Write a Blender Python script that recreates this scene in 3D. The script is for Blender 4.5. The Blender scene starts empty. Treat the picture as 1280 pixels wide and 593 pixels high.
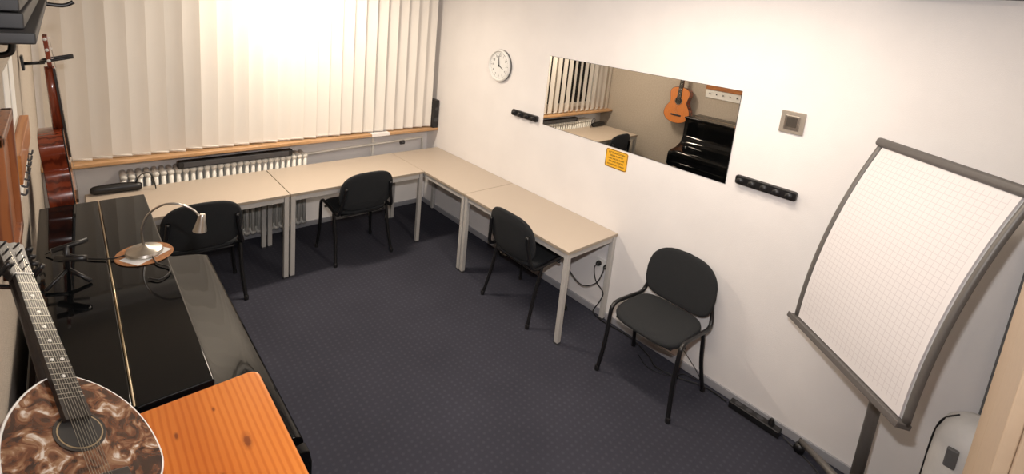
import bpy, bmesh, math, random
from mathutils import Vector, Matrix
random.seed(4)
sc=bpy.context.scene
sc.view_settings.view_transform='Standard'
sc.view_settings.look='None'
PI=math.pi
# ---------------------------------------------------------------- materials
def mat(name,col,rough=.5,metal=0,noise=0,nscale=40,bump=0,bscale=150,coat=0,spec=None,var=None):
    m=bpy.data.materials.new(name);m.use_nodes=True
    nt=m.node_tree;b=nt.nodes['Principled BSDF']
    b.inputs['Base Color'].default_value=(*col,1);b.inputs['Roughness'].default_value=rough;b.inputs['Metallic'].default_value=metal
    if coat:b.inputs['Coat Weight'].default_value=coat;b.inputs['Coat Roughness'].default_value=.06
    if spec is not None:b.inputs['Specular IOR Level'].default_value=spec
    tc=nt.nodes.new('ShaderNodeTexCoord')
    if noise:
        n=nt.nodes.new('ShaderNodeTexNoise');n.inputs['Scale'].default_value=nscale;n.inputs['Detail'].default_value=5
        nt.links.new(tc.outputs['Object'],n.inputs['Vector'])
        r=nt.nodes.new('ShaderNodeMix');r.data_type='RGBA'
        c2=var or tuple(max(0,c*(1-noise)) for c in col)
        r.inputs[6].default_value=(*col,1);r.inputs[7].default_value=(*c2,1)
        mr=nt.nodes.new('ShaderNodeMapRange');mr.inputs[1].default_value=.35;mr.inputs[2].default_value=.65
        nt.links.new(n.outputs['Fac'],mr.inputs[0]);nt.links.new(mr.outputs[0],r.inputs[0])
        nt.links.new(r.outputs[2],b.inputs['Base Color'])
    if bump:
        n=nt.nodes.new('ShaderNodeTexNoise');n.inputs['Scale'].default_value=bscale;n.inputs['Detail'].default_value=4
        nt.links.new(tc.outputs['Object'],n.inputs['Vector'])
        bp=nt.nodes.new('ShaderNodeBump');bp.inputs['Strength'].default_value=bump;bp.inputs['Distance'].default_value=.004
        nt.links.new(n.outputs['Fac'],bp.inputs['Height']);nt.links.new(bp.outputs[0],b.inputs['Normal'])
    return m
def woodmat(name,c1,c2,rough=.3,coat=.5,axis='Y',scale=14,knots=None,dist=5):
    m=bpy.data.materials.new(name);m.use_nodes=True;nt=m.node_tree;N=nt.nodes;Lk=nt.links;b=N['Principled BSDF']
    tc=N.new('ShaderNodeTexCoord');mp=N.new('ShaderNodeMapping')
    sc_={'X':(.12,1,1),'Y':(1,.12,1),'Z':(1,1,.12)}[axis];mp.inputs['Scale'].default_value=sc_
    Lk.new(tc.outputs['Object'],mp.inputs['Vector'])
    w=N.new('ShaderNodeTexWave');w.bands_direction={'X':'Y','Y':'X','Z':'X'}[axis]
    w.inputs['Scale'].default_value=scale;w.inputs['Distortion'].default_value=dist;w.inputs['Detail'].default_value=3;w.inputs['Detail Scale'].default_value=2.2
    Lk.new(mp.outputs[0],w.inputs['Vector'])
    cr=N.new('ShaderNodeValToRGB');cr.color_ramp.elements[0].color=(*c2,1);cr.color_ramp.elements[1].color=(*c1,1);cr.color_ramp.elements[0].position=.05;cr.color_ramp.elements[1].position=.55
    Lk.new(w.outputs['Fac'],cr.inputs[0]);out=cr.outputs[0]
    if knots:
        prev=None
        for kx,ky,kr in knots:
            sb=N.new('ShaderNodeVectorMath');sb.operation='SUBTRACT';Lk.new(tc.outputs['Object'],sb.inputs[0]);sb.inputs[1].default_value=(kx,ky,1.2)
            ml=N.new('ShaderNodeVectorMath');ml.operation='MULTIPLY';Lk.new(sb.outputs[0],ml.inputs[0]);ml.inputs[1].default_value=(1.25/kr,.5/kr,.3/kr)
            ln=N.new('ShaderNodeVectorMath');ln.operation='LENGTH';Lk.new(ml.outputs[0],ln.inputs[0])
            if prev is None: prev=ln.outputs['Value']
            else:
                mn=N.new('ShaderNodeMath');mn.operation='MINIMUM';Lk.new(prev,mn.inputs[0]);Lk.new(ln.outputs['Value'],mn.inputs[1]);prev=mn.outputs[0]
        k=N.new('ShaderNodeValToRGB');k.color_ramp.elements[0].position=.40;k.color_ramp.elements[0].color=(.9,.9,.9,1);k.color_ramp.elements[1].position=1.0;k.color_ramp.elements[1].color=(0,0,0,1)
        e=k.color_ramp.elements.new(.60);e.color=(.35,.35,.35,1)
        ns=N.new('ShaderNodeTexNoise');ns.inputs['Scale'].default_value=60;Lk.new(tc.outputs['Object'],ns.inputs['Vector'])
        ad=N.new('ShaderNodeMath');ad.operation='MULTIPLY_ADD';Lk.new(ns.outputs['Fac'],ad.inputs[0]);ad.inputs[1].default_value=.5;Lk.new(prev,ad.inputs[2])
        sb2=N.new('ShaderNodeMath');sb2.operation='SUBTRACT';Lk.new(ad.outputs[0],sb2.inputs[0]);sb2.inputs[1].default_value=.2
        Lk.new(sb2.outputs[0],k.inputs[0])
        mx=N.new('ShaderNodeMix');mx.data_type='RGBA';mx.inputs[7].default_value=(.20,.045,.008,1)
        Lk.new(k.outputs[0],mx.inputs[0]);Lk.new(out,mx.inputs[6]);out=mx.outputs[2]
        n3=N.new('ShaderNodeTexNoise');n3.inputs['Scale'].default_value=5;n3.inputs['Detail'].default_value=2;Lk.new(mp.outputs[0],n3.inputs['Vector'])
        mx2=N.new('ShaderNodeMix');mx2.data_type='RGBA';mx2.blend_type='MULTIPLY';mx2.inputs[7].default_value=(.82,.68,.5,1)
        mr=N.new('ShaderNodeMapRange');mr.inputs[1].default_value=.4;mr.inputs[2].default_value=.65;Lk.new(n3.outputs['Fac'],mr.inputs[0]);Lk.new(mr.outputs[0],mx2.inputs[0]);Lk.new(out,mx2.inputs[6]);out=mx2.outputs[2]
    Lk.new(out,b.inputs['Base Color']);b.inputs['Roughness'].default_value=rough;b.inputs['Coat Weight'].default_value=coat;b.inputs['Coat Roughness'].default_value=.08
    return m
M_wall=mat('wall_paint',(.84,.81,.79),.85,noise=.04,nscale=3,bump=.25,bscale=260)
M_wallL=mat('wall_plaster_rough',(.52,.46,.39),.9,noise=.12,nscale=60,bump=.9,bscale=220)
M_ceil=mat('ceiling_paint',(.85,.83,.8),.9,bump=.1)
M_trim=mat('baseboard_paint',(.34,.34,.36),.5,noise=.05)
M_desk=mat('desk_laminate',(.52,.44,.36),.42,noise=.12,nscale=300,bump=.05,bscale=400)
M_deskedge=mat('desk_edge',(.40,.33,.25),.45,noise=.05)
M_steel=mat('desk_steel_paint',(.50,.48,.45),.45,noise=.04)
M_fab=mat('chair_fabric',(.010,.011,.013),.95,noise=.35,nscale=350,bump=.6,bscale=500,var=(.018,.020,.022))
M_blk=mat('black_plastic',(.010,.010,.011),.4,noise=.2,nscale=80)
M_blkm=mat('black_steel',(.010,.010,.011),.35,noise=.2,nscale=80)
M_piano=mat('piano_lacquer',(.003,.0035,.004),.04,noise=.2,nscale=6,spec=.25)
M_brass=mat('brass',(.55,.45,.30),.3,1,noise=.1)
M_chrome=mat('brushed_metal',(.55,.52,.47),.3,1,noise=.1,nscale=60)
M_white=mat('white_plastic',(.8,.79,.76),.4,noise=.03)
M_rad=mat('radiator_enamel',(.74,.72,.66),.3,noise=.03)
M_paper=mat('paper',(.82,.82,.8),.8,noise=.03)
M_cork=mat('cork',(.45,.20,.08),.85,noise=.35,nscale=120,bump=.4)
M_yel=mat('sign_yellow',(.85,.45,.03),.5,noise=.04)
M_silv=mat('flipchart_metal',(.14,.13,.12),.45,.2,noise=.06)
M_tray=mat('flipchart_plastic',(.11,.10,.095),.5,noise=.06)
M_pine=woodmat('pine_lacquered',(.66,.205,.032),(.56,.150,.02),.2,.6,'Y',20,[(-2.796,-3.305,.020),(-2.865,-3.375,.011),(-2.93,-3.19,.010),(-2.77,-3.52,.015),(-2.95,-3.46,.016),(-2.985,-3.10,.012),(-2.84,-3.15,.007),(-2.90,-3.60,.015)],1.6)
M_sill=woodmat('sill_wood',(.56,.34,.18),(.45,.26,.12),.4,.2,'X',8)
M_frame=woodmat('frame_wood',(.30,.10,.03),(.17,.05,.02),.4,.3,'Z',12)
M_rack=woodmat('rack_wood',(.50,.20,.05),(.38,.13,.03),.4,.3,'Y',12)
M_rose=woodmat('guitar_side_wood',(.20,.035,.012),(.09,.015,.006),.2,.7,'Z',12)
M_spruce=woodmat('guitar_top_orange',(.62,.20,.03),(.50,.14,.02),.25,.6,'Z',30)
M_ebony=mat('fretboard',(.022,.017,.015),.35,noise=.3,nscale=90)
M_fret=mat('fret_metal',(.45,.43,.38),.3,1)
M_beige=mat('cupboard_laminate',(.46,.34,.23),.5,noise=.06,nscale=30)
M_dark=mat('dark_grey_metal',(.05,.05,.055),.5,noise=.1)
M_vdark=mat('dark_shelf_laminate',(.012,.011,.011),.6,noise=.1)
M_grey=mat('grey_steel_frame',(.14,.14,.14),.5,noise=.06)
M_screen=mat('thermostat_screen',(.07,.06,.05),.25,noise=.1)
M_tplate=mat('thermostat_plate',(.42,.37,.31),.35,.4,noise=.06)
M_burl_sheen=bpy.data.materials.new('burl_maple_painted_sheen');M_burl_sheen.use_nodes=True
nt=M_burl_sheen.node_tree;b=nt.nodes['Principled BSDF'];tc=nt.nodes.new('ShaderNodeTexCoord');n=nt.nodes.new('ShaderNodeTexNoise')
n.inputs['Scale'].default_value=24;n.inputs['Detail'].default_value=5;n.inputs['Distortion'].default_value=1.6
nt.links.new(tc.outputs['Object'],n.inputs['Vector']);cr=nt.nodes.new('ShaderNodeValToRGB')
cr.color_ramp.elements[0].position=.38;cr.color_ramp.elements[0].color=(.028,.012,.007,1);cr.color_ramp.elements[1].position=.68;cr.color_ramp.elements[1].color=(.60,.54,.48,1)  # brown burl; pale end of the ramp paints silvery reflections into the colour
e=cr.color_ramp.elements.new(.50);e.color=(.13,.045,.018,1);e=cr.color_ramp.elements.new(.59);e.color=(.27,.15,.08,1)
nt.links.new(n.outputs['Fac'],cr.inputs[0]);nt.links.new(cr.outputs[0],b.inputs['Base Color']);b.inputs['Roughness'].default_value=.1;b.inputs['Coat Weight'].default_value=.9
# carpet
M_carpet=bpy.data.materials.new('carpet_blue_grey');M_carpet.use_nodes=True
nt=M_carpet.node_tree;b=nt.nodes['Principled BSDF'];tc=nt.nodes.new('ShaderNodeTexCoord')
v=nt.nodes.new('ShaderNodeTexVoronoi');v.inputs['Scale'].default_value=26;v.inputs['Randomness'].default_value=.15
nt.links.new(tc.outputs['Object'],v.inputs['Vector'])
cr=nt.nodes.new('ShaderNodeValToRGB');cr.color_ramp.elements[0].position=.12;cr.color_ramp.elements[0].color=(.070,.070,.090,1);cr.color_ramp.elements[1].position=.3;cr.color_ramp.elements[1].color=(.054,.055,.073,1)
nt.links.new(v.outputs['Distance'],cr.inputs[0])
n=nt.nodes.new('ShaderNodeTexNoise');n.inputs['Scale'].default_value=2.2;n.inputs['Detail'].default_value=8
nt.links.new(tc.outputs['Object'],n.inputs['Vector'])
mx=nt.nodes.new('ShaderNodeMix');mx.data_type='RGBA';mx.blend_type='MULTIPLY';mx.inputs[0].default_value=.35
nt.links.new(cr.outputs[0],mx.inputs[6]);nt.links.new(n.outputs['Fac'],mx.inputs[7]);nt.links.new(mx.outputs[2],b.inputs['Base Color'])
b.inputs['Roughness'].default_value=1;b.inputs['Specular IOR Level'].default_value=.1
n2=nt.nodes.new('ShaderNodeTexNoise');n2.inputs['Scale'].default_value=400;nt.links.new(tc.outputs['Object'],n2.inputs['Vector'])
bp=nt.nodes.new('ShaderNodeBump');bp.inputs['Strength'].default_value=.5;bp.inputs['Distance'].default_value=.004;nt.links.new(n2.outputs['Fac'],bp.inputs['Height']);nt.links.new(bp.outputs[0],b.inputs['Normal'])
M_slat=bpy.data.materials.new('blind_fabric');M_slat.use_nodes=True
nt=M_slat.node_tree;b=nt.nodes['Principled BSDF'];b.inputs['Base Color'].default_value=(.88,.84,.78,1);b.inputs['Roughness'].default_value=.6
tc=nt.nodes.new('ShaderNodeTexCoord');w=nt.nodes.new('ShaderNodeTexNoise');w.inputs['Scale'].default_value=200
nt.links.new(tc.outputs['Object'],w.inputs['Vector'])
bp=nt.nodes.new('ShaderNodeBump');bp.inputs['Strength'].default_value=.15;bp.inputs['Distance'].default_value=.002;nt.links.new(w.outputs['Fac'],bp.inputs['Height']);nt.links.new(bp.outputs[0],b.inputs['Normal'])
tr=nt.nodes.new('ShaderNodeBsdfTranslucent');tr.inputs[0].default_value=(.85,.75,.6,1);ms=nt.nodes.new('ShaderNodeMixShader');ms.inputs[0].default_value=.15
nt.links.new(b.outputs[0],ms.inputs[1]);nt.links.new(tr.outputs[0],ms.inputs[2]);nt.links.new(ms.outputs[0],nt.nodes['Material Output'].inputs[0])
M_mirror=mat('mirror_silver',(.86,.83,.78),.0,1)
M_glass=mat('night_glass',(.012,.015,.02),.05,noise=.2,nscale=2,coat=.5)
M_tube=bpy.data.materials.new('lamp_diffuser');M_tube.use_nodes=True
b=M_tube.node_tree.nodes['Principled BSDF'];b.inputs['Emission Color'].default_value=(1,.9,.75,1);b.inputs['Emission Strength'].default_value=3
M_grid=bpy.data.materials.new('grid_paper');M_grid.use_nodes=True
nt=M_grid.node_tree;N=nt.nodes;b=N['Principled BSDF'];b.inputs['Roughness'].default_value=.75
uv=N.new('ShaderNodeTexCoord');sp=N.new('ShaderNodeSeparateXYZ');nt.links.new(uv.outputs['UV'],sp.inputs[0])
def mth(op,a,bv=None,cv=None):
    x=N.new('ShaderNodeMath');x.operation=op
    for i,q in enumerate((a,bv,cv)):
        if q is None: continue
        if isinstance(q,(int,float)): x.inputs[i].default_value=q
        else: nt.links.new(q,x.inputs[i])
    return x.outputs[0]
lx=mth('GREATER_THAN',mth('FRACT',mth('MULTIPLY',sp.outputs[0],26)),.90)
ly=mth('GREATER_THAN',mth('FRACT',mth('MULTIPLY',sp.outputs[1],38)),.90)
g=mth('MAXIMUM',lx,ly)
inx=mth('LESS_THAN',mth('ABSOLUTE',mth('SUBTRACT',sp.outputs[0],.5)),.465)
iny=mth('LESS_THAN',mth('ABSOLUTE',mth('SUBTRACT',sp.outputs[1],.5)),.47)
g=mth('MULTIPLY',mth('MULTIPLY',g,inx),iny)
mx=N.new('ShaderNodeMix');mx.data_type='RGBA';mx.inputs[6].default_value=(.72,.69,.69,1);mx.inputs[7].default_value=(.60,.56,.57,1)
nt.links.new(g,mx.inputs[0]);nt.links.new(mx.outputs[2],b.inputs['Base Color'])

# ---------------------------------------------------------------- helpers
def root(name,loc=(0,0,0),rz=0,matrix=None):
    e=bpy.data.objects.new(name,None);sc.collection.objects.link(e);e.empty_display_size=.1
    if matrix is not None: e.matrix_world=matrix
    else: e.location=loc;e.rotation_euler=(0,0,rz)
    return e
def obj(name,bm,m,parent=None,smooth=False,bevel=0,bseg=2):
    me=bpy.data.meshes.new(name);bmesh.ops.recalc_face_normals(bm,faces=bm.faces);bm.to_mesh(me);bm.free()
    o=bpy.data.objects.new(name,me);sc.collection.objects.link(o)
    for mm in (m if isinstance(m,(list,tuple)) else [m]): me.materials.append(mm)
    if smooth:
        for p in me.polygons:p.use_smooth=True
    if bevel:
        md=o.modifiers.new('bv','BEVEL');md.width=bevel;md.segments=bseg;md.limit_method='ANGLE';md.angle_limit=.6
        for p in me.polygons:p.use_smooth=True
        md.harden_normals=False
        w=o.modifiers.new('wn','WEIGHTED_NORMAL');w.keep_sharp=True
    if parent:o.parent=parent
    return o
def addbox(bm,x0,x1,y0,y1,z0,z1):
    r=bmesh.ops.create_cube(bm,size=1);
    for v in r['verts']:
        v.co=Vector(((x0+x1)/2+v.co.x*(x1-x0),(y0+y1)/2+v.co.y*(y1-y0),(z0+z1)/2+v.co.z*(z1-z0)))
    return r['verts']
def box(name,x0,x1,y0,y1,z0,z1,m,parent=None,bevel=0,bseg=2):
    bm=bmesh.new();addbox(bm,x0,x1,y0,y1,z0,z1);return obj(name,bm,m,parent,bevel=bevel,bseg=bseg)
def catmull(pts,n=6,closed=False):
    P=[Vector(p) for p in pts];L=len(P);out=[]
    rng=range(L) if closed else range(L-1)
    for i in rng:
        if closed:a,b_,c,d=P[i-1],P[i],P[(i+1)%L],P[(i+2)%L]
        else:a,b_,c,d=P[max(i-1,0)],P[i],P[i+1],P[min(i+2,L-1)]
        for k in range(n):
            t=k/n;out.append(.5*((2*b_)+(c-a)*t+(2*a-5*b_+4*c-d)*t*t+(3*b_-a-3*c+d)*t**3))
    if not closed:out.append(P[-1])
    return out
def addtube(bm,pts,r,seg=10,caps=True):
    P=[Vector(p) for p in pts];n=len(P);rings=[]
    T=[(P[min(i+1,n-1)]-P[max(i-1,0)]).normalized() for i in range(n)]
    up=Vector((0,0,1)) if abs(T[0].z)<.9 else Vector((1,0,0))
    u=T[0].cross(up).normalized()
    for i in range(n):
        u=(u-T[i]*u.dot(T[i])).normalized();w=T[i].cross(u)
        rr=r[min(i,len(r)-1)] if isinstance(r,(list,tuple)) else r
        rings.append([bm.verts.new(P[i]+(u*math.cos(2*PI*k/seg)+w*math.sin(2*PI*k/seg))*rr) for k in range(seg)])
    for i in range(n-1):
        for k in range(seg):bm.faces.new((rings[i][k],rings[i][(k+1)%seg],rings[i+1][(k+1)%seg],rings[i+1][k]))
    if caps:bm.faces.new(rings[0][::-1]);bm.faces.new(rings[-1])
def tube(name,pts,r,m,parent=None,seg=10,smooth_pts=0):
    if smooth_pts:pts=catmull(pts,smooth_pts)
    bm=bmesh.new();addtube(bm,pts,r,seg);o=obj(name,bm,m,parent,smooth=True)
    return o
def lathe(name,prof,m,parent=None,seg=32,mx=None):
    bm=bmesh.new();rings=[]
    for r,z in prof:
        rings.append([bm.verts.new((r*math.cos(2*PI*k/seg),r*math.sin(2*PI*k/seg),z)) for k in range(seg)])
    for i in range(len(rings)-1):
        for k in range(seg):bm.faces.new((rings[i][k],rings[i][(k+1)%seg],rings[i+1][(k+1)%seg],rings[i+1][k]))
    bm.faces.new(rings[0][::-1]);bm.faces.new(rings[-1])
    if mx is not None:bmesh.ops.transform(bm,matrix=mx,verts=bm.verts)
    o=obj(name,bm,m,parent,smooth=True)
    md=o.modifiers.new('es','EDGE_SPLIT');md.split_angle=.7
    return o
def prism(name,outl,y0,y1,m,parent=None,plane='XZ',bevel=0,bseg=2):
    bm=bmesh.new()
    def P(a,b_,t):
        return {'XZ':(a,t,b_),'XY':(a,b_,t),'YZ':(t,a,b_)}[plane]
    A=[bm.verts.new(P(a,b_,y0)) for a,b_ in outl];B=[bm.verts.new(P(a,b_,y1)) for a,b_ in outl];n=len(outl)
    bm.faces.new(A);bm.faces.new(B[::-1])
    for i in range(n):bm.faces.new((A[i],B[i],B[(i+1)%n],A[(i+1)%n]))
    return obj(name,bm,m,parent,bevel=bevel,bseg=bseg)
def rrect(x0,x1,z0,z1,r,n=6):
    o=[]
    for cx,cz,a in ((x1-r,z1-r,0),(x0+r,z1-r,90),(x0+r,z0+r,180),(x1-r,z0+r,270)):
        for k in range(n+1):
            t=math.radians(a+90*k/n);o.append((cx+r*math.cos(t),cz+r*math.sin(t)))
    return o
def text(name,body,size,m,parent,mx,align='CENTER'):
    cu=bpy.data.curves.new(name,'FONT');cu.body=body;cu.size=size;cu.align_x=align;cu.align_y='CENTER';cu.extrude=.0004
    o=bpy.data.objects.new(name,cu);sc.collection.objects.link(o);cu.materials.append(m);o.parent=parent;o.matrix_local=mx
    return o

# ---------------------------------------------------------------- room shell
XL,XR,YB,YF,ZC=-3.25,0,.22,-5.2,2.75
box('floor',XL-.1,XR+.1,YF-.1,YB+.1,-.1,0,M_carpet)
box('ceiling',XL-.1,XR+.1,YF-.1,YB+.1,ZC,ZC+.1,M_ceil)
box('wall_right',XR,XR+.1,YF-.1,YB+.1,0,ZC,M_wall)
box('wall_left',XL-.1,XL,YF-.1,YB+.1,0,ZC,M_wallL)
box('wall_front',XL,XR,YF-.1,YF,0,ZC,M_wall)
wx0,wx1,wz0,wz1=-3.0,-.35,1.0,2.5
bm=bmesh.new()
addbox(bm,XL,XR,YB,YB+.1,0,wz0);addbox(bm,XL,XR,YB,YB+.1,wz1,ZC);addbox(bm,XL,wx0,YB,YB+.1,wz0,wz1);addbox(bm,wx1,XR,YB,YB+.1,wz0,wz1)
obj('wall_back',bm,M_wall)
W=root('window_1',(0,0,0))
bm=bmesh.new();f=.06
for a,b_ in ((wx0,wx0+f),(wx1-f,wx1)):addbox(bm,a,b_,YB-.03,YB+.06,wz0,wz1)
for a,b_ in ((wz0,wz0+f),(wz1-f,wz1)):addbox(bm,wx0,wx1,YB-.03,YB+.06,a,b_)
for xx in (wx0+(wx1-wx0)/3,wx0+2*(wx1-wx0)/3):addbox(bm,xx-.06,xx+.06,YB-.035,YB+.06,wz0,wz1)
obj('window_frame',bm,M_white,W,bevel=.006)
box('glass',wx0,wx1,YB+.02,YB+.03,wz0,wz1,M_glass,W)
for xx in (wx0+(wx1-wx0)/3-.03,wx0+2*(wx1-wx0)/3-.03):
    box('handle_%d'%int(-xx*10),xx-.01,xx+.01,YB-.07,YB-.035,1.6,1.72,M_dark,W,bevel=.004)
box('trim_1',XL,-.80,0,YB,.925,.955,M_sill,bevel=.006)
box('trim_3',-.60,XR,0,YB,.925,.955,M_sill,bevel=.006)
box('trim_4',-.80,-.60,.004,YB,.925,.955,M_wall)
box('baseboard_right',XR-.014,XR,YF,YB,0,.055,M_trim,bevel=.004)
box('baseboard_back',XL,XR,YB-.014,YB,0,.055,M_trim,bevel=.004)
box('baseboard_left',XL,XL+.014,YF,YB,0,.055,M_trim,bevel=.004)
box('trim_2',XR-.035,XR,-4.66,-4.55,0,2.1,M_grey,bevel=.004)

# vertical blinds
Bl=root('vertical_blinds',(0,0,0))
box('headrail',-3.22,-.09,.02,.07,2.50,2.55,M_white,Bl,bevel=.004)
bm=bmesh.new();ns=27;x0=-3.15;x1=-.142
bmw=bmesh.new()
for i in range(ns):
    xc=x0+(x1-x0)*i/(ns-1);a=math.radians(-17)+random.uniform(-.06,.06);hw=.0635
    if i in (6,7):a-=.10
    d=Vector((math.cos(a),math.sin(a),0));nn=Vector((-math.sin(a),math.cos(a),0));zb=.967+random.uniform(-.004,.004)
    cols=[]
    for k in range(5):
        s=-1+2*k/4;off=d*(s*hw)+nn*(.006*(1-s*s))
        cols.append([bm.verts.new((xc+off.x,.06+off.y,z)) for z in (zb,1.4,1.9,2.5)])
    for k in range(4):
        for j in range(3):bm.faces.new((cols[k][j],cols[k+1][j],cols[k+1][j+1],cols[k][j+1]))
    addtube(bmw,[(xc-d.x*hw*.95,.06-d.y*hw*.95,zb+.012),(xc+d.x*hw*.95,.06+d.y*hw*.95,zb+.012)],.004,6)
obj('slats',bm,M_slat,Bl,smooth=True)
obj('slat_weights',bmw,M_slat,Bl,smooth=True)
tube('bottom_chain',[(x0,.055,.978),(x1,.055,.978)],.0015,M_white,Bl,6)

# radiator
bm=bmesh.new();xr=-2.80
while xr<-1.42:
    for yy in (.05,.12,.19):
        addtube(bm,[(xr,yy,.15),(xr,yy,.78)],.016,8)
    addtube(bm,[(xr,.04,.80),(xr,.20,.80)],.022,8);addtube(bm,[(xr,.04,.14),(xr,.20,.14)],.022,8)
    xr+=.05
addtube(bm,[(-2.82,.12,.79),(-1.42,.12,.79)],.02,8);addtube(bm,[(-2.82,.12,.14),(-1.42,.12,.14)],.02,8)
for xx in (-2.6,-1.6):addbox(bm,xx-.02,xx+.02,.1,.14,0,.14)
R_=root('radiator',(0,0,0));obj('radiator_sections',bm,M_rad,R_,smooth=True)
tube('supply_pipe',[(-1.42,.12,.79),(-1.2,.12,.80),(-.3,.12,.82),(-.12,.14,.82),(-.1,.16,.7),(-.1,.16,.0)],.013,M_rad,R_,8)
tube('riser_pipe',[(-.72,.14,.0),(-.72,.14,.91)],.014,M_rad,R_,8)
lathe('valve',[(.012,0),(.022,.005),(.022,.05),(.012,.055)],M_dark,R_,16,Matrix.Translation((-.42,.10,.80))@Matrix.Rotation(PI/2,4,'Y'))
k=root('sound_bar',(0,0,0));box('bar_body',-2.46,-1.57,.02,.085,.824,.885,M_blk,k,bevel=.012)
box('bar_grille',-2.42,-1.61,.014,.022,.834,.875,M_dark,k,bevel=.002)

# ---------------------------------------------------------------- desks
def desk(x0,x1,y0,y1):
    r=root('desk',((x0+x1)/2,(y0+y1)/2,0));w=(x1-x0)/2;d=(y1-y0)/2
    box('top',-w,w,-d,d,.706,.73,M_desk,r,bevel=.003)
    bm=bmesh.new()
    addbox(bm,-w-.0005,w+.0005,-d-.0005,d+.0005,.708,.727);obj('edge_band',bm,M_deskedge,r)
    bm=bmesh.new();i=.012;s=.036
    addbox(bm,-w+i,w-i,-d+i,-d+i+.03,.665,.706);addbox(bm,-w+i,w-i,d-i-.03,d-i,.665,.706)
    addbox(bm,-w+i,-w+i+.03,-d+i,d-i,.665,.706);addbox(bm,w-i-.03,w-i,-d+i,d-i,.665,.706)
    obj('frame',bm,M_steel,r)
    n=1
    for sx in(-1,1):
        for sy in(-1,1):
            cx=sx*(w-.022);cy=sy*(d-.022)
            box('leg_%d'%n,cx-s/2,cx+s/2,cy-s/2,cy+s/2,.012,.706,M_steel,r,bevel=.003)
            box('foot_%d'%n,cx-s/2-.001,cx+s/2+.001,cy-s/2-.001,cy+s/2+.001,0,.014,M_dark,r);n+=1
desk(-3.03,-1.812,-.643,-.004)
desk(-1.806,-.576,-.643,-.004)
desk(-.571,-.004,-1.287,-.004)
desk(-.571,-.004,-2.495,-1.293)

# ---------------------------------------------------------------- chairs
def chair(x,y,rz):
    r=root('office_chair',(x,y,0),rz)
    def pad(name,fn):
        bm=bmesh.new()
        c0=bm.verts.new(fn(0,0,1));c1=bm.verts.new(fn(0,0,-1));n=36
        rings=[]
        for (rr,h) in ((.5,1),(.8,1),(.93,.9),(.985,.6),(1,0),(.985,-.6),(.93,-.9),(.5,-1)):
            ring=[]
            for k in range(n):
                t=2*PI*k/n;ct,st=math.cos(t),math.sin(t);e=2/4.0
                ring.append(bm.verts.new(fn(rr*math.copysign(abs(ct)**e,ct),rr*math.copysign(abs(st)**e,st),h)))
            rings.append(ring)
        for k in range(n):
            bm.faces.new((c0,rings[0][k],rings[0][(k+1)%n]));bm.faces.new((c1,rings[-1][(k+1)%n],rings[-1][k]))
            for j in range(len(rings)-1):bm.faces.new((rings[j][k],rings[j+1][k],rings[j+1][(k+1)%n],rings[j][(k+1)%n]))
        return obj(name,bm,M_fab,r,smooth=True)
    pad('seat',lambda u,v,h:(u*.238*(1-.04*(v<0)*-v),v*.215+.010,.462+.024*h-.012*(1-u*u)*(h>0)+.012*abs(v)**3*(-1 if v>0 else 1)))
    def bk(u,v,h):
        wid=.250*(1-.12*max(0,v)**2-.05*max(0,-v)**2);z=.665+v*.180-.022*(u*u)*(1 if v>0 else 0)
        lean=-.208-(z-.5)*.17
        return (u*wid,lean+h*.017+.030*(u*u),z)
    pad('backrest',bk)
    box('seat_shell',-.20,.20,-.17,.19,.425,.442,M_blk,r,bevel=.006)
    for sx,s in ((-1,'left'),(1,'right')):
        X=.250*sx;XF=.268*sx
        tube('leg_front_'+s,catmull([(XF,.215,.0),(X,.195,.22),(X,.18,.43),(X,.160,.475),(X,.11,.49),(X,-.02,.478),(X,-.17,.462),(X*.97,-.215,.50),(X*.88,-.235,.60),(X*.82,-.252,.72)],5),.0135,M_blkm,r,10)
        tube('leg_back_'+s,catmull([(XF,-.215,.0),(X,-.16,.22),(X,-.12,.40),(X,-.105,.455)],5),.0135,M_blkm,r,10)
        lathe('foot_f_'+s,[(.016,0),(.016,.03),(.013,.035)],M_blk,r,12,Matrix.Translation((XF,.215,0)))
        lathe('foot_b_'+s,[(.016,0),(.016,.03),(.013,.035)],M_blk,r,12,Matrix.Translation((XF,-.215,0)))
    tube('crossbar_1',[(-.247,.10,.44),(.247,.10,.44)],.010,M_blkm,r,8)
    tube('crossbar_2',[(-.247,-.12,.44),(.247,-.12,.44)],.010,M_blkm,r,8)
    return r
chair(-2.42,-.54,math.radians(-3))
chair(-1.17,-.46,0)
chair(-.40,-1.96,-PI/2)
chair(-.305,-3.085,PI/2)

# ---------------------------------------------------------------- piano
P=root('upright_piano',(0,0,0));py0,py1=-3.03,-1.42
box('case',-3.205,-2.845,py0+.03,py1-.03,.08,1.168,M_piano,P,bevel=.004)
box('lid_rear',-3.215,-3.001,py0,py1,1.172,1.198,M_piano,P,bevel=.006)
box('lid_front',-2.997,-2.812,py0,py1,1.172,1.198,M_piano,P,bevel=.006)
tube('lid_hinge',[(-2.999,py0+.01,1.197),(-2.999,py1-.01,1.197)],.003,M_brass,P,8)
sidep=[(-3.205,0),(-3.205,1.17),(-2.835,1.17),(-2.835,.93),(-2.80,.86),(-2.70,.81),(-2.58,.79),(-2.53,.77),(-2.52,.72),(-2.52,.63),(-2.54,.60),(-2.62,.585),(-2.80,.57),(-2.80,.10),(-2.72,.08),(-2.72,0)]
prism('side_far',sidep,py1-.05,py1-.003,M_piano,P,'XZ',bevel=.005)
prism('side_near',sidep,py0+.003,py0+.05,M_piano,P,'XZ',bevel=.005)
box('keybed',-2.845,-2.53,py0+.05,py1-.05,.60,.66,M_piano,P,bevel=.006)
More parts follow.
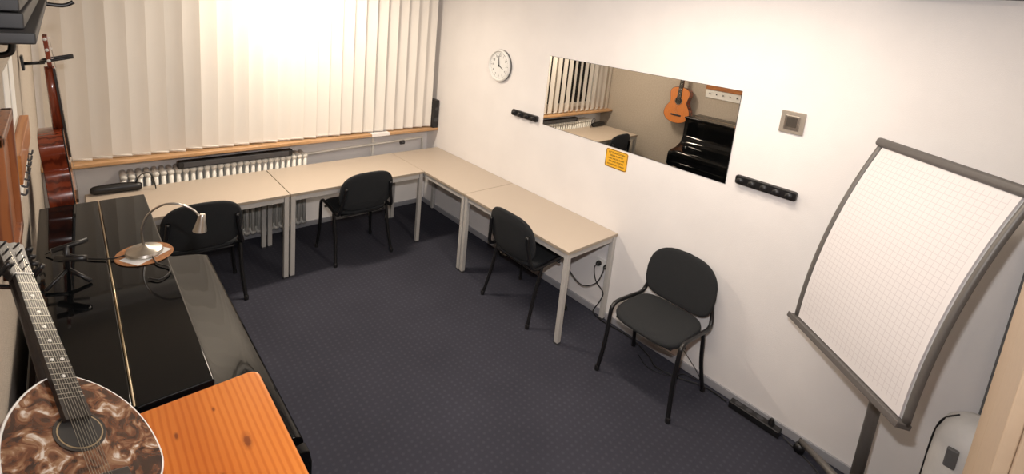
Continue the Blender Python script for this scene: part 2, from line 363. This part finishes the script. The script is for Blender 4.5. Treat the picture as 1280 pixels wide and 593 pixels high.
fall=[(-2.85,.655),(-2.85,.955)]+[(p.x,p.y) for p in catmull([(-2.84,.965,0),(-2.82,.94,0),(-2.80,.885,0),(-2.75,.845,0),(-2.66,.82,0),(-2.575,.805,0),(-2.54,.79,0),(-2.532,.76,0),(-2.532,.70,0)],4)]+[(-2.54,.655)]
prism('fallboard',fall,py0+.055,py1-.055,M_piano,P,'XZ',bevel=.002)
box('upper_panel',-2.85,-2.832,py0+.06,py1-.06,.96,1.16,M_piano,P,bevel=.004)
box('lower_panel',-2.85,-2.83,py0+.06,py1-.06,.12,.58,M_piano,P,bevel=.004)
for yy in (py0+.03,py1-.03):
    prism('leg_%d'%int(-yy*10),rrect(yy-.03,yy+.03,.0,.59,.008),-2.60,-2.54,M_piano,P,'YZ',bevel=.004)
for i in (-1,0,1):
    tube('pedal_%d'%(i+2),[(-2.84,-2.22+i*.08,.09),(-2.76,-2.22+i*.08,.075),(-2.72,-2.22+i*.08,.07)],.009,M_brass,P,8)
box('toe_rail',-2.845,-2.80,py0+.05,py1-.05,.0,.11,M_piano,P,bevel=.004)

# ---------------------------------------------------------------- pine cabinet
C_=root('pine_cabinet',(0,0,0))
prism('cabinet_top',rrect(-3.235,-2.705,-4.0,-3.055,.03),1.172,1.20,M_pine,C_,'XY',bevel=.006,bseg=3)
box('carcass',-3.22,-2.74,-3.97,-3.08,.06,1.172,M_pine,C_,bevel=.004)
box('plinth',-3.20,-2.77,-3.95,-3.10,0,.06,M_frame,C_)
for i,(a,b_) in enumerate(((-3.955,-3.53),(-3.52,-3.095))):
    box('door_leaf_%d'%i,-2.74,-2.722,a,b_,.09,1.15,M_pine,C_,bevel=.004)
    box('door_panel_%d'%i,-2.724,-2.716,a+.07,b_-.07,.16,1.08,M_pine,C_,bevel=.004)
    lathe('knob_%d'%i,[(.008,0),(.008,.015),(.018,.022),(.016,.032),(.004,.036)],M_frame,C_,16,Matrix.Translation((-2.722,-3.56+i*.07,.7))@Matrix.Rotation(PI/2,4,'Y'))

# ---------------------------------------------------------------- stringed instruments
def instrument(name,M,bl,hw,dep,total,m_top,m_side,m_neck,shape='guitar',hole=.62,hr=.045,nw=.048,bridge=.22,strings=6,rosette=None,s=1):
    r=root(name,matrix=M)
    if shape=='guitar':
        half=[(.0,0),(.35,.012),(.72,.07),(.95,.17),(1,.27),(.92,.40),(.72,.52),(.64,.60),(.68,.70),(.75,.80),(.72,.90),(.52,.97),(.2,1.0)]
    else:
        half=[(.0,0),(.35,.015),(.72,.08),(.95,.22),(1,.38),(.95,.56),(.80,.73),(.54,.88),(.26,.975),(.10,1.0)]
    pts=[(a*hw,b_*bl,0) for a,b_ in half]+[(-a*hw,b_*bl,0) for a,b_ in half[:0:-1]]
    ol=[(p.x,p.y) for p in catmull(pts,5,True)]
    prism('body_sides',ol,0,dep-.003,m_side,r,'XZ',bevel=.004)
    prism('soundboard',[(x*.985,bl/2+(z-bl/2)*.99) for x,z in ol],-.004,.002,m_top,r,'XZ')
    tube('binding',[(x,-.001,z) for x,z in ol+[ol[0]]],.003,M_blk if rosette is None else rosette,r,6)
    hz=hole*bl;Rm=Matrix.Translation((0,-.0045,hz))@Matrix.Rotation(PI/2,4,'X')
    lathe('rosette',[(hr+.012,0),(hr+.012,.0008)],m_neck,r,32,Rm)
    lathe('rosette_ring',[(hr+.006,0),(hr+.006,.0013)],M_brass,r,32,Rm)
    lathe('sound_hole',[(hr+.003,0),(hr+.003,.0018)],M_blk,r,32,Rm)
    ht=total-.17*s;nz0=hz+hr*.7
    prism('fretboard',[(-nw*.58,nz0),(nw*.58,nz0),(nw*.46,ht),(-nw*.46,ht)],-.014,-.004,M_ebony,r,'XZ')
    bm=bmesh.new();addtube(bm,[(0,.012,bl-.01),(0,.010,ht*.6+bl*.4),(0,.008,ht+.01)],[.026*s,.021*s,.019*s],12);obj('neck',bm,m_side if shape=='guitar' else m_neck,r,smooth=True)
    bm=bmesh.new();sl=(ht-bridge*bl)
    for k in range(1,20):
        z=ht-sl*(1-2**(-k/12))
        if z>nz0+.005:
            t=(z-nz0)/(ht-nz0);w=nw*(.58-.12*t);addtube(bm,[(-w,-.0142,z),(w,-.0142,z)],.0007,6)
    obj('frets',bm,M_fret,r)
    bm=bmesh.new()
    for k in (3,5,7,9,12,15):
        z=ht-sl*(1-2**(-(k-.5)/12))
        for dx in ((0,) if k!=12 else (-.01,.01)):
            mm=Matrix.Translation((dx,-.0143,z))@Matrix.Rotation(PI/2,4,'X')
            bmesh.ops.create_cone(bm,cap_ends=True,segments=12,radius1=.0042,radius2=.0042,depth=.001,matrix=mm)
    obj('dots',bm,M_white,r)
    hw_=nw*.62
    hd=[(-nw*.46,ht),(nw*.46,ht),(hw_*1.1,ht+.035*s),(hw_*1.25,ht+.16*s),(hw_*.5,ht+.17*s),(0,ht+.162*s),(-hw_*.5,ht+.17*s),(-hw_*1.25,ht+.16*s),(-hw_*1.1,ht+.035*s)]
    prism('headstock',hd,-.006,.012,m_neck,r,'XZ',bevel=.003)
    bm=bmesh.new();nt_=3 if strings<8 else 4;hx=hw_*1.2
    for sx in(-1,1):
        for i in range(nt_):
            z=ht+(.045+.105*i/(nt_-1))*s
            addtube(bm,[(0,.003,z),(sx*(hx+.012),.003,z)],.0025*s,6)
            addtube(bm,[(sx*(hx+.008),.003,z),(sx*(hx+.022),.003,z)],[.006*s,.008*s],8)
            addtube(bm,[(sx*hw_*.55,-.016,z),(sx*hw_*.55,0,z)],.0025,8)
    obj('tuners',bm,M_white if strings<8 else M_blk,r,smooth=True)
    box('nut',-nw*.46,nw*.46,-.0165,-.012,ht,ht+.003,M_white,r)
    box('bridge',-.07*hw/.18,.07*hw/.18,-.014,-.003,bridge*bl-.01,bridge*bl+.012,M_ebony,r,bevel=.003)
    bm=bmesh.new()
    for i in range(strings):
        u=-1+2*i/(strings-1);addtube(bm,[(u*nw*.42,-.0145,bridge*bl),(u*nw*.38,-.0165,ht+.002),(math.copysign(hw_*.5,u),-.013,ht+(.05+.04*(i%3))*s)],.0004,5)
    obj('strings',bm,M_fret,r)
    return r
g1=instrument('classical_guitar',Matrix.Translation((-3.076,-1.15,1.03))@Matrix.Rotation(PI/2,4,'Z')@Matrix.Rotation(math.radians(-4.3),4,'X'),.49,.186,.098,.97,M_spruce,M_rose,M_rose)
tube('wall_hanger',[(.0,.100,.83),(0,.02,.83)],.008,M_blkm,g1,8)
box('hanger_plate',-.03,.03,.094,.104,.80,.87,M_blk,g1,bevel=.002)
tube('hanger_fork',catmull([(-.038,-.09,.855),(-.036,.02,.84),(0,.03,.835),(.036,.02,.84),(.038,-.09,.855)],4),.007,M_blkm,g1,8)
# bouzouki resting on the cabinet, neck held by a wall hanger
up=Vector((-.19,.93,.31)).normalized();nn=Vector((.55,-.16,.82));nn=(nn-up*nn.dot(up)).normalized();rt=up.cross(nn)
Mb=Matrix(((rt.x,-nn.x,up.x,0),(rt.y,-nn.y,up.y,0),(rt.z,-nn.z,up.z,0),(0,0,0,1)))
Mb=Matrix.Translation((-3.072,-3.485,1.352))@Mb
g2=instrument('bouzouki',Mb,.335,.138,.05,.81,M_burl_sheen,M_rose,M_ebony,'tear',.56,.036,.042,.2,8,rosette=M_white,s=.85)
tube('hanger_fork',catmull([(-.035,-.03,.685),(-.034,.03,.685),(0,.04,.685),(.034,.03,.685),(.035,-.03,.685)],4),.006,M_blkm,g2,8)
# white tower heater by the right wall
H_=root('tower_heater',(-.20,-4.60,0))
prism('heater_base',rrect(-.15,.15,-.15,.15,.10),0,.05,M_blk,H_,'XY',bevel=.01)
bm=bmesh.new();rings=[]
for z,k_ in ((.05,.80),(.08,.95),(.20,1.0),(.50,1.0),(.64,.97),(.71,.85),(.75,.62),(.765,.3)):
    rings.append([bm.verts.new((x*k_,y*k_,z)) for x,y in rrect(-.14,.14,-.17,.17,.12,8)])
for i in range(len(rings)-1):
    n=len(rings[0])
    for j in range(n):bm.faces.new((rings[i][j],rings[i][(j+1)%n],rings[i+1][(j+1)%n],rings[i+1][j]))
bm.faces.new(rings[0][::-1]);bm.faces.new(rings[-1]);obj('heater_body',bm,M_white,H_,smooth=True)
Rx_=Matrix.Translation((-.137,.055,.42))@Matrix.Rotation(-PI/2,4,'Y')
lathe('vent_ring',[(.085,0),(.085,.010),(.075,.012)],M_chrome,H_,40,Rx_);lathe('vent',[(.074,.008),(.074,.0125),(.02,.008)],M_blk,H_,40,Rx_)
box('control_panel',-.150,-.128,.075,.115,.575,.665,M_grey,H_,bevel=.006)
tube('side_seam',[(0,.171,.1),(0,.171,.50),(0,.165,.64),(0,.146,.705),(0,.106,.75)],.005,M_blk,H_,8,3)

# ---------------------------------------------------------------- desk lamp on piano
T=root('gooseneck_lamp',(-2.885,-2.13,1.2055))
lathe('base',[(.064,0),(.066,.006),(.062,.016),(.050,.022),(.018,.026),(.010,.034),(.004,.036)],M_chrome,T,40)
d=Vector((.82,-.30,0))
gp=[(0,0,.028),(-.005,.0,.10),(.02*d.x,.02*d.y,.165),(.08*d.x,.08*d.y,.205),(.15*d.x,.15*d.y,.205),(.21*d.x,.21*d.y,.17),(.235*d.x,.235*d.y,.125)]
tube('gooseneck',gp,.0045,M_chrome,T,10,8)
e=Vector(gp[-1]);lathe('lamp_head',[(.010,.03),(.014,.022),(.017,.0),(.024,-.03),(.027,-.045),(.024,-.046),(.018,-.03)],M_chrome,T,24,Matrix.Translation(e)@Matrix.Rotation(.15,4,'Y'))
tube('cable_a',[(-.06,.0,.006),(-.11,.01,.0),(-.17,.05,-.001),(-.22,.11,.0),(-.26,.15,.02),(-.30,.17,-.001)],.003,M_blk,T,8,6)
tube('cable_b',[(.02,-.06,.006),(.03,-.12,-.0005),(.06,-.17,-.0005),(.055,-.22,-.0005),(.02,-.25,-.0005),(-.01,-.22,-.0005)],.003,M_blk,T,8,6)
Mt=root('cork_mat',(-2.885,-2.13,1.1985));lathe('cork_disc',[(.098,0),(.100,.002),(.098,.005)],M_cork,Mt,48)
pp=root('paper_note',(-2.88,-2.15,1.2038),math.radians(35));box('paper_sheet',-.075,.075,-.045,.05,0,.0008,M_paper,pp)
S=root('tabletop_stand',(-3.12,-2.22,1.199))
bm=bmesh.new()
for a in (90,210,330):
    t=math.radians(a);addtube(bm,[(0,0,.05),(.07*math.cos(t),.10*math.sin(t),.007)],.007,8)
addtube(bm,[(0,0,.04),(0,0,.14)],.009,10);addtube(bm,[(-.04,0,.13),(.06,.02,.14)],.010,8);addtube(bm,[(-.03,.02,.09),(.05,-.05,.10)],.012,8)
obj('stand_frame',bm,M_blkm,S,smooth=True)
k=root('black_bag',(0,0,0));bm=bmesh.new()
addtube(bm,catmull([(-3.0,-.05,.765),(-2.9,-.055,.768),(-2.78,-.06,.768),(-2.70,-.07,.762)],4),[.02,.03,.033,.034,.035,.035,.035,.035,.034,.033,.032,.028,.018],12);obj('bag_body',bm,M_blk,k,smooth=True)
tube('bag_strap',[(-2.74,-.06,.79),(-2.71,-.10,.86),(-2.66,-.10,.87),(-2.63,-.10,.80),(-2.62,-.10,.737)],.004,M_blk,k,8,6)
k=root('loudspeaker',(0,0,0));box('speaker_cabinet',-.074,-.010,.0,.12,.956,1.27,M_blk,k,bevel=.005)
for z,r_ in ((1.05,.026),(1.17,.018)):lathe('driver_%d'%int(z*100),[(r_,0),(r_,.004),(r_*.8,.005),(r_*.3,.002)],M_dark,k,24,Matrix.Translation((-.042,0.001,z))@Matrix.Rotation(PI/2,4,'X'))

# ---------------------------------------------------------------- right wall items
k=root('wall_mirror',(0,0,0));box('mirror_glass',-.006,-.0015,-3.215,-1.588,1.377,1.975,M_mirror,k)
box('mirror_backing',-.0045,-.0005,-3.217,-1.586,1.375,1.977,M_dark,k)
def wallM(y,z,off=0):
    return Matrix(((0,0,-1,-off),(-1,0,0,y),(0,1,0,z),(0,0,0,1)))
k=root('wall_clock',matrix=wallM(-.965,1.80))
lathe('clock_case',[(.135,0),(.148,.006),(.152,.022),(.148,.036),(.138,.040),(.132,.034),(.130,.024)],M_white,k,56)
lathe('clock_rim_line',[(.1515,.0),(.1535,.012),(.1525,.02)],M_grey,k,56)
lathe('clock_bezel_line',[(.1315,.0355),(.1345,.0365),(.1345,.034)],M_grey,k,56) if False else None
lathe('clock_face',[(.131,.02),(.131,.0245)],M_paper,k,48)
bm=bmesh.new()
for i in range(60):
    a=2*PI*i/60;l=.012 if i%5==0 else .005;r0=.122
    vs=addbox(bm,-.0012 if i%5 else -.0022,.0012 if i%5 else .0022,r0-l,r0,.0245,.0252)
    bmesh.ops.rotate(bm,cent=(0,0,0),matrix=Matrix.Rotation(-a,3,'Z'),verts=vs)
obj('ticks',bm,M_blk,k)
for i in range(1,13):
    a=2*PI*i/12;text('numeral_%d'%i,str(i),.030,M_blk,k,Matrix.Translation((.095*math.sin(a),.095*math.cos(a),.025)))
def hand(n,a,l,w,z):
    bm=bmesh.new();vs=addbox(bm,-w,w,-.015,l,z,z+.001);bmesh.ops.rotate(bm,cent=(0,0,0),matrix=Matrix.Rotation(-a,3,'Z'),verts=vs);obj(n,bm,M_blk,k)
hand('hour_hand',math.radians(118),.062,.0035,.027);hand('minute_hand',math.radians(-8),.092,.0028,.0285);hand('second_hand',math.radians(-20),.1,.0008,.030)
lathe('hub',[(.006,.026),(.006,.032)],M_blk,k,16)
k=root('warning_sign',matrix=wallM(-2.385,1.287))
prism('sign_plate',rrect(-.10,.10,-.072,.072,.016),.0005,.003,M_yel,k,'XY')
bm=bmesh.new();o1=rrect(-.096,.096,-.068,.068,.014);addtube(bm,[(a,b_,.0032) for a,b_ in o1+[o1[0]]],.0018,6);obj('sign_border',bm,M_blk,k)
for i,(tt,sz) in enumerate((('BITTE BEACHTEN',.019),('DIESER RAUM IST',.016),('KEIN ABSTELLRAUM',.016),('TÜR UND FENSTER',.016),('SCHLIESSEN - DANKE',.016))):
    text('sign_text_%d'%i,tt,sz,M_blk,k,Matrix.Translation((0,.046-.023*i,.0034)))
k=root('thermostat',matrix=wallM(-3.525,1.85))
prism('plate',rrect(-.064,.064,-.064,.064,.006),.0,.012,M_tplate,k,'XY',bevel=.003)
prism('bezel',rrect(-.040,.040,-.040,.040,.004),.010,.020,M_chrome,k,'XY',bevel=.002)
prism('display',rrect(-.028,.028,-.026,.030,.003),.018,.0215,M_screen,k,'XY')
def rail(y,z,l,n):
    k=root('wall_hook_rail',matrix=wallM(y,z))
    prism('rail_body',rrect(-l/2,l/2,-.028,.028,.014),.0,.03,M_blk,k,'XY',bevel=.006)
    for i in range(n):
        x=-l/2+l*(i+.5)/n
        lathe('knob_%d'%i,[(.008,.028),(.008,.040),(.017,.046),(.018,.054),(.012,.058)],M_blk,k,20,Matrix.Translation((x,0,0)))
        lathe('ring_%d'%i,[(.015,.028),(.015,.0325),(.010,.033)],M_dark,k,20,Matrix.Translation((x,0,0)))
rail(-1.365,1.405,.33,4);rail(-3.455,1.435,.35,5)
k=root('wall_outlet',matrix=wallM(-2.41,.43))
prism('outlet_plate',rrect(-.075,.075,-.04,.04,.008),0,.010,M_white,k,'XY',bevel=.003)
for i,x in enumerate((-.036,.036)):
    lathe('socket_%d'%i,[(.022,.009),(.022,.012),(.019,.0125)],M_white,k,24,Matrix.Translation((x,0,0)))
lathe('plug_a',[(.02,.011),(.02,.03),(.014,.045),(.006,.055)],M_blk,k,20,Matrix.Translation((-.036,0,0)))
lathe('plug_b',[(.02,.011),(.02,.03),(.014,.045),(.006,.055)],M_blk,k,20,Matrix.Translation((.036,0,0)))
tube('plug_cable_a',[(-.036,0,.05),(-.036,-.03,.075),(0,-.12,.08),(.06,-.2,.05),(.03,-.3,.04),(-.02,-.40,.03),(.0,-.424,.04),(.10,-.424,.06)],.0045,M_blk,k,8,6)
tube('plug_cable_b',[(.036,0,.05),(.04,-.04,.07),(.02,-.12,.11),(-.08,-.17,.15),(-.2,-.10,.17),(-.3,-.02,.16),(-.35,.04,.10)],.0045,M_blk,k,8,6)
k=root('power_strip',(0,0,0));box('strip_body',-.085,-.03,-3.82,-3.52,.0,.045,M_blk,k,bevel=.006)
for i in range(4):lathe('strip_socket_%d'%i,[(.019,.044),(.019,.0462),(.016,.0464)],M_dark,k,20,Matrix.Translation((-.0575,-3.57-i*.065,0)))
lathe('strip_plug',[(.018,.045),(.018,.065),(.010,.085)],M_blk,k,20,Matrix.Translation((-.0575,-3.765,0)))
k=root('floor_cable',(0,0,0))
tube('cable_run',[(-.06,-2.5,.006),(-.04,-2.75,.006),(-.10,-2.95,.006),(-.16,-3.05,.006),(-.12,-3.2,.006),(-.05,-3.35,.006),(-.06,-3.50,.012)],.005,M_blk,k,8,6)
tube('cable_run_2',[(-.058,-3.83,.02),(-.07,-3.9,.006),(-.12,-4.02,.006),(-.22,-4.12,.006),(-.4,-4.25,.006)],.004,M_blk,k,8,6)
tube('cable_run_3',[(-.15,-2.9,.005),(-.21,-3.02,.005),(-.15,-3.16,.005),(-.06,-3.2,.005),(-.03,-3.3,.03),(-.03,-3.1,.2),(-.02,-2.98,.32)],.003,M_blk,k,8,6)
k=root('wall_shelf',(0,0,0));box('shelf_board',-.20,0,-4.45,-3.86,2.575,2.60,M_dark,k,bevel=.003)
for yy in (-4.3,-4.0):prism('bracket_%d'%int(-yy*10),[(0,2.70),(0,2.60),(-.18,2.60),(-.18,2.61)],yy-.01,yy+.01,M_dark,k,'XZ')

# ---------------------------------------------------------------- flipchart
a=-2.26;ti=.24
rt=Vector((math.cos(a),math.sin(a),0));n0=Vector((-math.sin(a),math.cos(a),0));up=Vector((0,0,1))*math.cos(ti)+n0*math.sin(ti)
nb=rt.cross(up)*-1
if nb.dot(n0)<0: nb=-nb
Mf=Matrix(((rt.x,nb.x,up.x,-.384),(rt.y,nb.y,up.y,-4.163),(rt.z,nb.z,up.z,1.366),(0,0,0,1)))
F=root('flipchart',matrix=Mf)
w2,h2=.349,.503
def bow(z):return -.055*(1-(z/h2)**2)
def sheet(name,x0,x1,z0,z1,off,th,m,n=20):
    bm=bmesh.new();uvl=bm.loops.layers.uv.new('UVMap')
    fr=[];bk=[]
    for i in range(n+1):
        t=i/n;z=z0+(z1-z0)*t
        fr.append((bm.verts.new((x0,bow(z)+off,z)),bm.verts.new((x1,bow(z)+off,z)),t));bk.append((bm.verts.new((x0,bow(z)+off+th,z)),bm.verts.new((x1,bow(z)+off+th,z)),t))
    for i in range(n):
        A,B=fr[i],fr[i+1];f=bm.faces.new((A[0],A[1],B[1],B[0]))
        for l,uv_ in zip(f.loops,((0,A[2]),(1,A[2]),(1,B[2]),(0,B[2]))):l[uvl].uv=uv_
        C0,D=bk[i],bk[i+1];bm.faces.new((C0[1],C0[0],D[0],D[1]));bm.faces.new((A[1],C0[1],D[1],B[1]));bm.faces.new((C0[0],A[0],B[0],D[0]))
    bm.faces.new((fr[0][0],bk[0][0],bk[0][1],fr[0][1]));bm.faces.new((fr[-1][1],bk[-1][1],bk[-1][0],fr[-1][0]))
    return obj(name,bm,m,F)
sheet('board',-w2,w2,-h2,h2,0,.012,M_white)
sheet('paper_pad',-w2+.022,w2-.022,-h2+.01,h2-.01,-.012,.010,M_grid)
for sx in (-1,1):
    tube('side_rail_%d'%(sx+2),[(sx*w2,bow(z)+.0,z) for z in [(-1+2*i/24)*h2 for i in range(25)]],.015,M_silv,F,10)
box('clamp_bar',-w2-.02,w2+.02,-.035,.02,h2-.022,h2+.022,M_tray,F,bevel=.016,bseg=4)
box('pen_tray',-w2-.012,w2+.012,-.045,.02,-h2-.018,-h2+.006,M_tray,F,bevel=.005)
box('tray_lip',-w2-.012,w2+.012,-.050,-.042,-h2-.018,-h2+.010,M_tray,F,bevel=.003)
Fi=Mf.inverted()
def W2L(p):return Fi@Vector(p)
cx,cy=-.262,-4.215
tube('column_lower',[W2L((cx,cy,.09)),W2L((cx,cy,.95))],.026,M_silv,F,16)
tube('column_upper',[W2L((cx,cy,.9)),W2L((cx,cy,1.40))],.018,M_silv,F,16)
tube('mount',[W2L((cx,cy,1.36)),W2L((-.384-.03,-4.163+.02,1.37))],.02,M_silv,F,12)
bm=bmesh.new()
feet=[(-.075,-3.93),(-.52,-3.98),(-.55,-4.42),(-.09,-4.41)]
for fx,fy in feet:addtube(bm,[W2L((cx,cy,.10)),W2L((cx+(fx-cx)*.5,cy+(fy-cy)*.5,.095)),W2L((fx,fy,.075))],[.026,.02,.015],10)
obj('base_star',bm,M_silv,F,smooth=True)
for i,(fx,fy) in enumerate(feet):
    tube('castor_%d'%i,[W2L((fx-.018,fy,.029)),W2L((fx-.006,fy,.029)),W2L((fx+.006,fy,.029)),W2L((fx+.018,fy,.029))],.028,M_blk,F,20)
    tube('castor_fork_%d'%i,[W2L((fx,fy,.04)),W2L((fx,fy,.085))],.011,M_blk,F,8)

k=root('tall_cupboard',(0,0,0));box('cupboard_body',-2.0,-1.005,-5.18,-4.55,0,2.1,M_beige,k,bevel=.004)
for i,(a_,b_) in enumerate(((-1.99,-1.505),(-1.498,-1.0))):
    box('cupboard_door_%d'%i,a_,b_,-4.55,-4.53,.06,2.09,M_beige,k,bevel=.003)
# ---------------------------------------------------------------- left wall items
k=root('picture_frame',(0,0,0))
y0,y1,z0,z1=-2.62,-2.22,1.44,1.86
bm=bmesh.new();t=.03
for q in ((y0,y1,z0,z0+t),(y0,y1,z1-t,z1),(y0,y0+t,z0,z1),(y1-t,y1,z0,z1)):addbox(bm,XL,XL+.028,*q)
obj('frame_moulding',bm,M_frame,k,bevel=.004);box('frame_print',XL,XL+.012,y0+t,y1-t,z0+t,z1-t,M_frame,k)
k=root('key_rack',(0,0,0))
box('rack_back',XL,XL+.014,-2.10,-1.44,1.44,1.55,M_paper,k,bevel=.002);box('rack_top_board',XL,XL+.03,-2.10,-1.44,1.55,1.66,M_rack,k,bevel=.003)
for i in range(7):
    yy=-2.04+i*.09;tube('key_hook_%d'%i,[(XL+.014,yy,1.50),(XL+.03,yy,1.49),(XL+.035,yy,1.51)],.004,M_dark,k,6,3)
k=root('wall_notices',(0,0,0))
for i,(ya,yb,za,zb) in enumerate(((-2.05,-1.84,1.69,1.95),(-1.78,-1.58,1.69,1.95))):box('notice_%d'%i,XL,XL+.002,ya,yb,za,zb,M_paper,k)
k=root('coat_rack',(0,0,0))
box('rack_shelf',XL,XL+.13,-3.3,-2.0,2.195,2.215,M_vdark,k,bevel=.003);box('rack_board',XL,XL+.018,-3.3,-2.0,2.12,2.195,M_vdark,k,bevel=.003)
for i in range(5):
    yy=-3.1+i*.22;tube('hook_%d'%i,[(XL+.018,yy,2.16),(XL+.06,yy,2.15),(XL+.085,yy,2.155),(XL+.09,yy,2.18)],.006,M_blkm,k,8,4)
tube('hook_long',[(XL+.1,-2.1,2.2),(XL+.17,-2.1,2.195),(XL+.20,-2.1,2.21)],.007,M_blkm,k,8,4)
k=root('folder_stack',(0,0,0))
for i in range(4):box('folder_%d'%i,XL+.005,XL+.115-.004*i,-3.25,-2.25,2.216+.03*i,2.244+.03*i,M_vdark,k,bevel=.003)

# ---------------------------------------------------------------- lights
def fixture(x,y,l,axis,power,zz=2.70):
    k=root('ceiling_lamp',(x,y,zz),0 if axis=='X' else PI/2)
    box('housing',-l/2,l/2,-.09,.09,.01,.05,M_white,k,bevel=.006)
    box('diffuser',-l/2+.02,l/2-.02,-.075,.075,-.03,.012,M_tube,k,bevel=.01)
    ld=bpy.data.lights.new('lamp_light','AREA');ld.shape='RECTANGLE';ld.size=l-.05;ld.size_y=.14;ld.energy=power;ld.color=(1,.86,.70)
    lo=bpy.data.objects.new('lamp_light',ld);sc.collection.objects.link(lo);lo.parent=k;lo.location=(0,0,-.035)
fixture(-1.62,-.60,.7,'X',44)
fixture(-1.0,-3.2,1.2,'Y',27)
fl=bpy.data.lights.new('flash','AREA');fl.shape='RECTANGLE';fl.size=.08;fl.size_y=.05;fl.energy=31;fl.color=(1,.97,.98);fl.spread=math.radians(135)
fo=bpy.data.objects.new('flash',fl);sc.collection.objects.link(fo);fo.location=(-2.98,-4.36,2.50)
fo.rotation_euler=(Vector((-.3,-2.0,1.75))-fo.location).to_track_quat('-Z','Y').to_euler()
wd=bpy.data.worlds.new('w');sc.world=wd;wd.use_nodes=True;wd.node_tree.nodes['Background'].inputs[0].default_value=(.02,.025,.04,1);wd.node_tree.nodes['Background'].inputs[1].default_value=.5

# ---------------------------------------------------------------- camera
cd=bpy.data.cameras.new('camera');co=bpy.data.objects.new('camera',cd);sc.collection.objects.link(co)
Rm=Matrix.Rotation(-.74420,4,'Z')@Matrix.Rotation(1.38,4,'X')@Matrix.Rotation(.09662,4,'Z')
co.matrix_world=Matrix.Translation((-3.08635,-4.47032,2.3321))@Rm
cd.sensor_fit='HORIZONTAL';cd.sensor_width=36;cd.lens=617.084/1280*36
cd.shift_x=(640-635.62)/1280;cd.shift_y=(130.92-296.5)/1280
cd.clip_start=.02
sc.camera=co
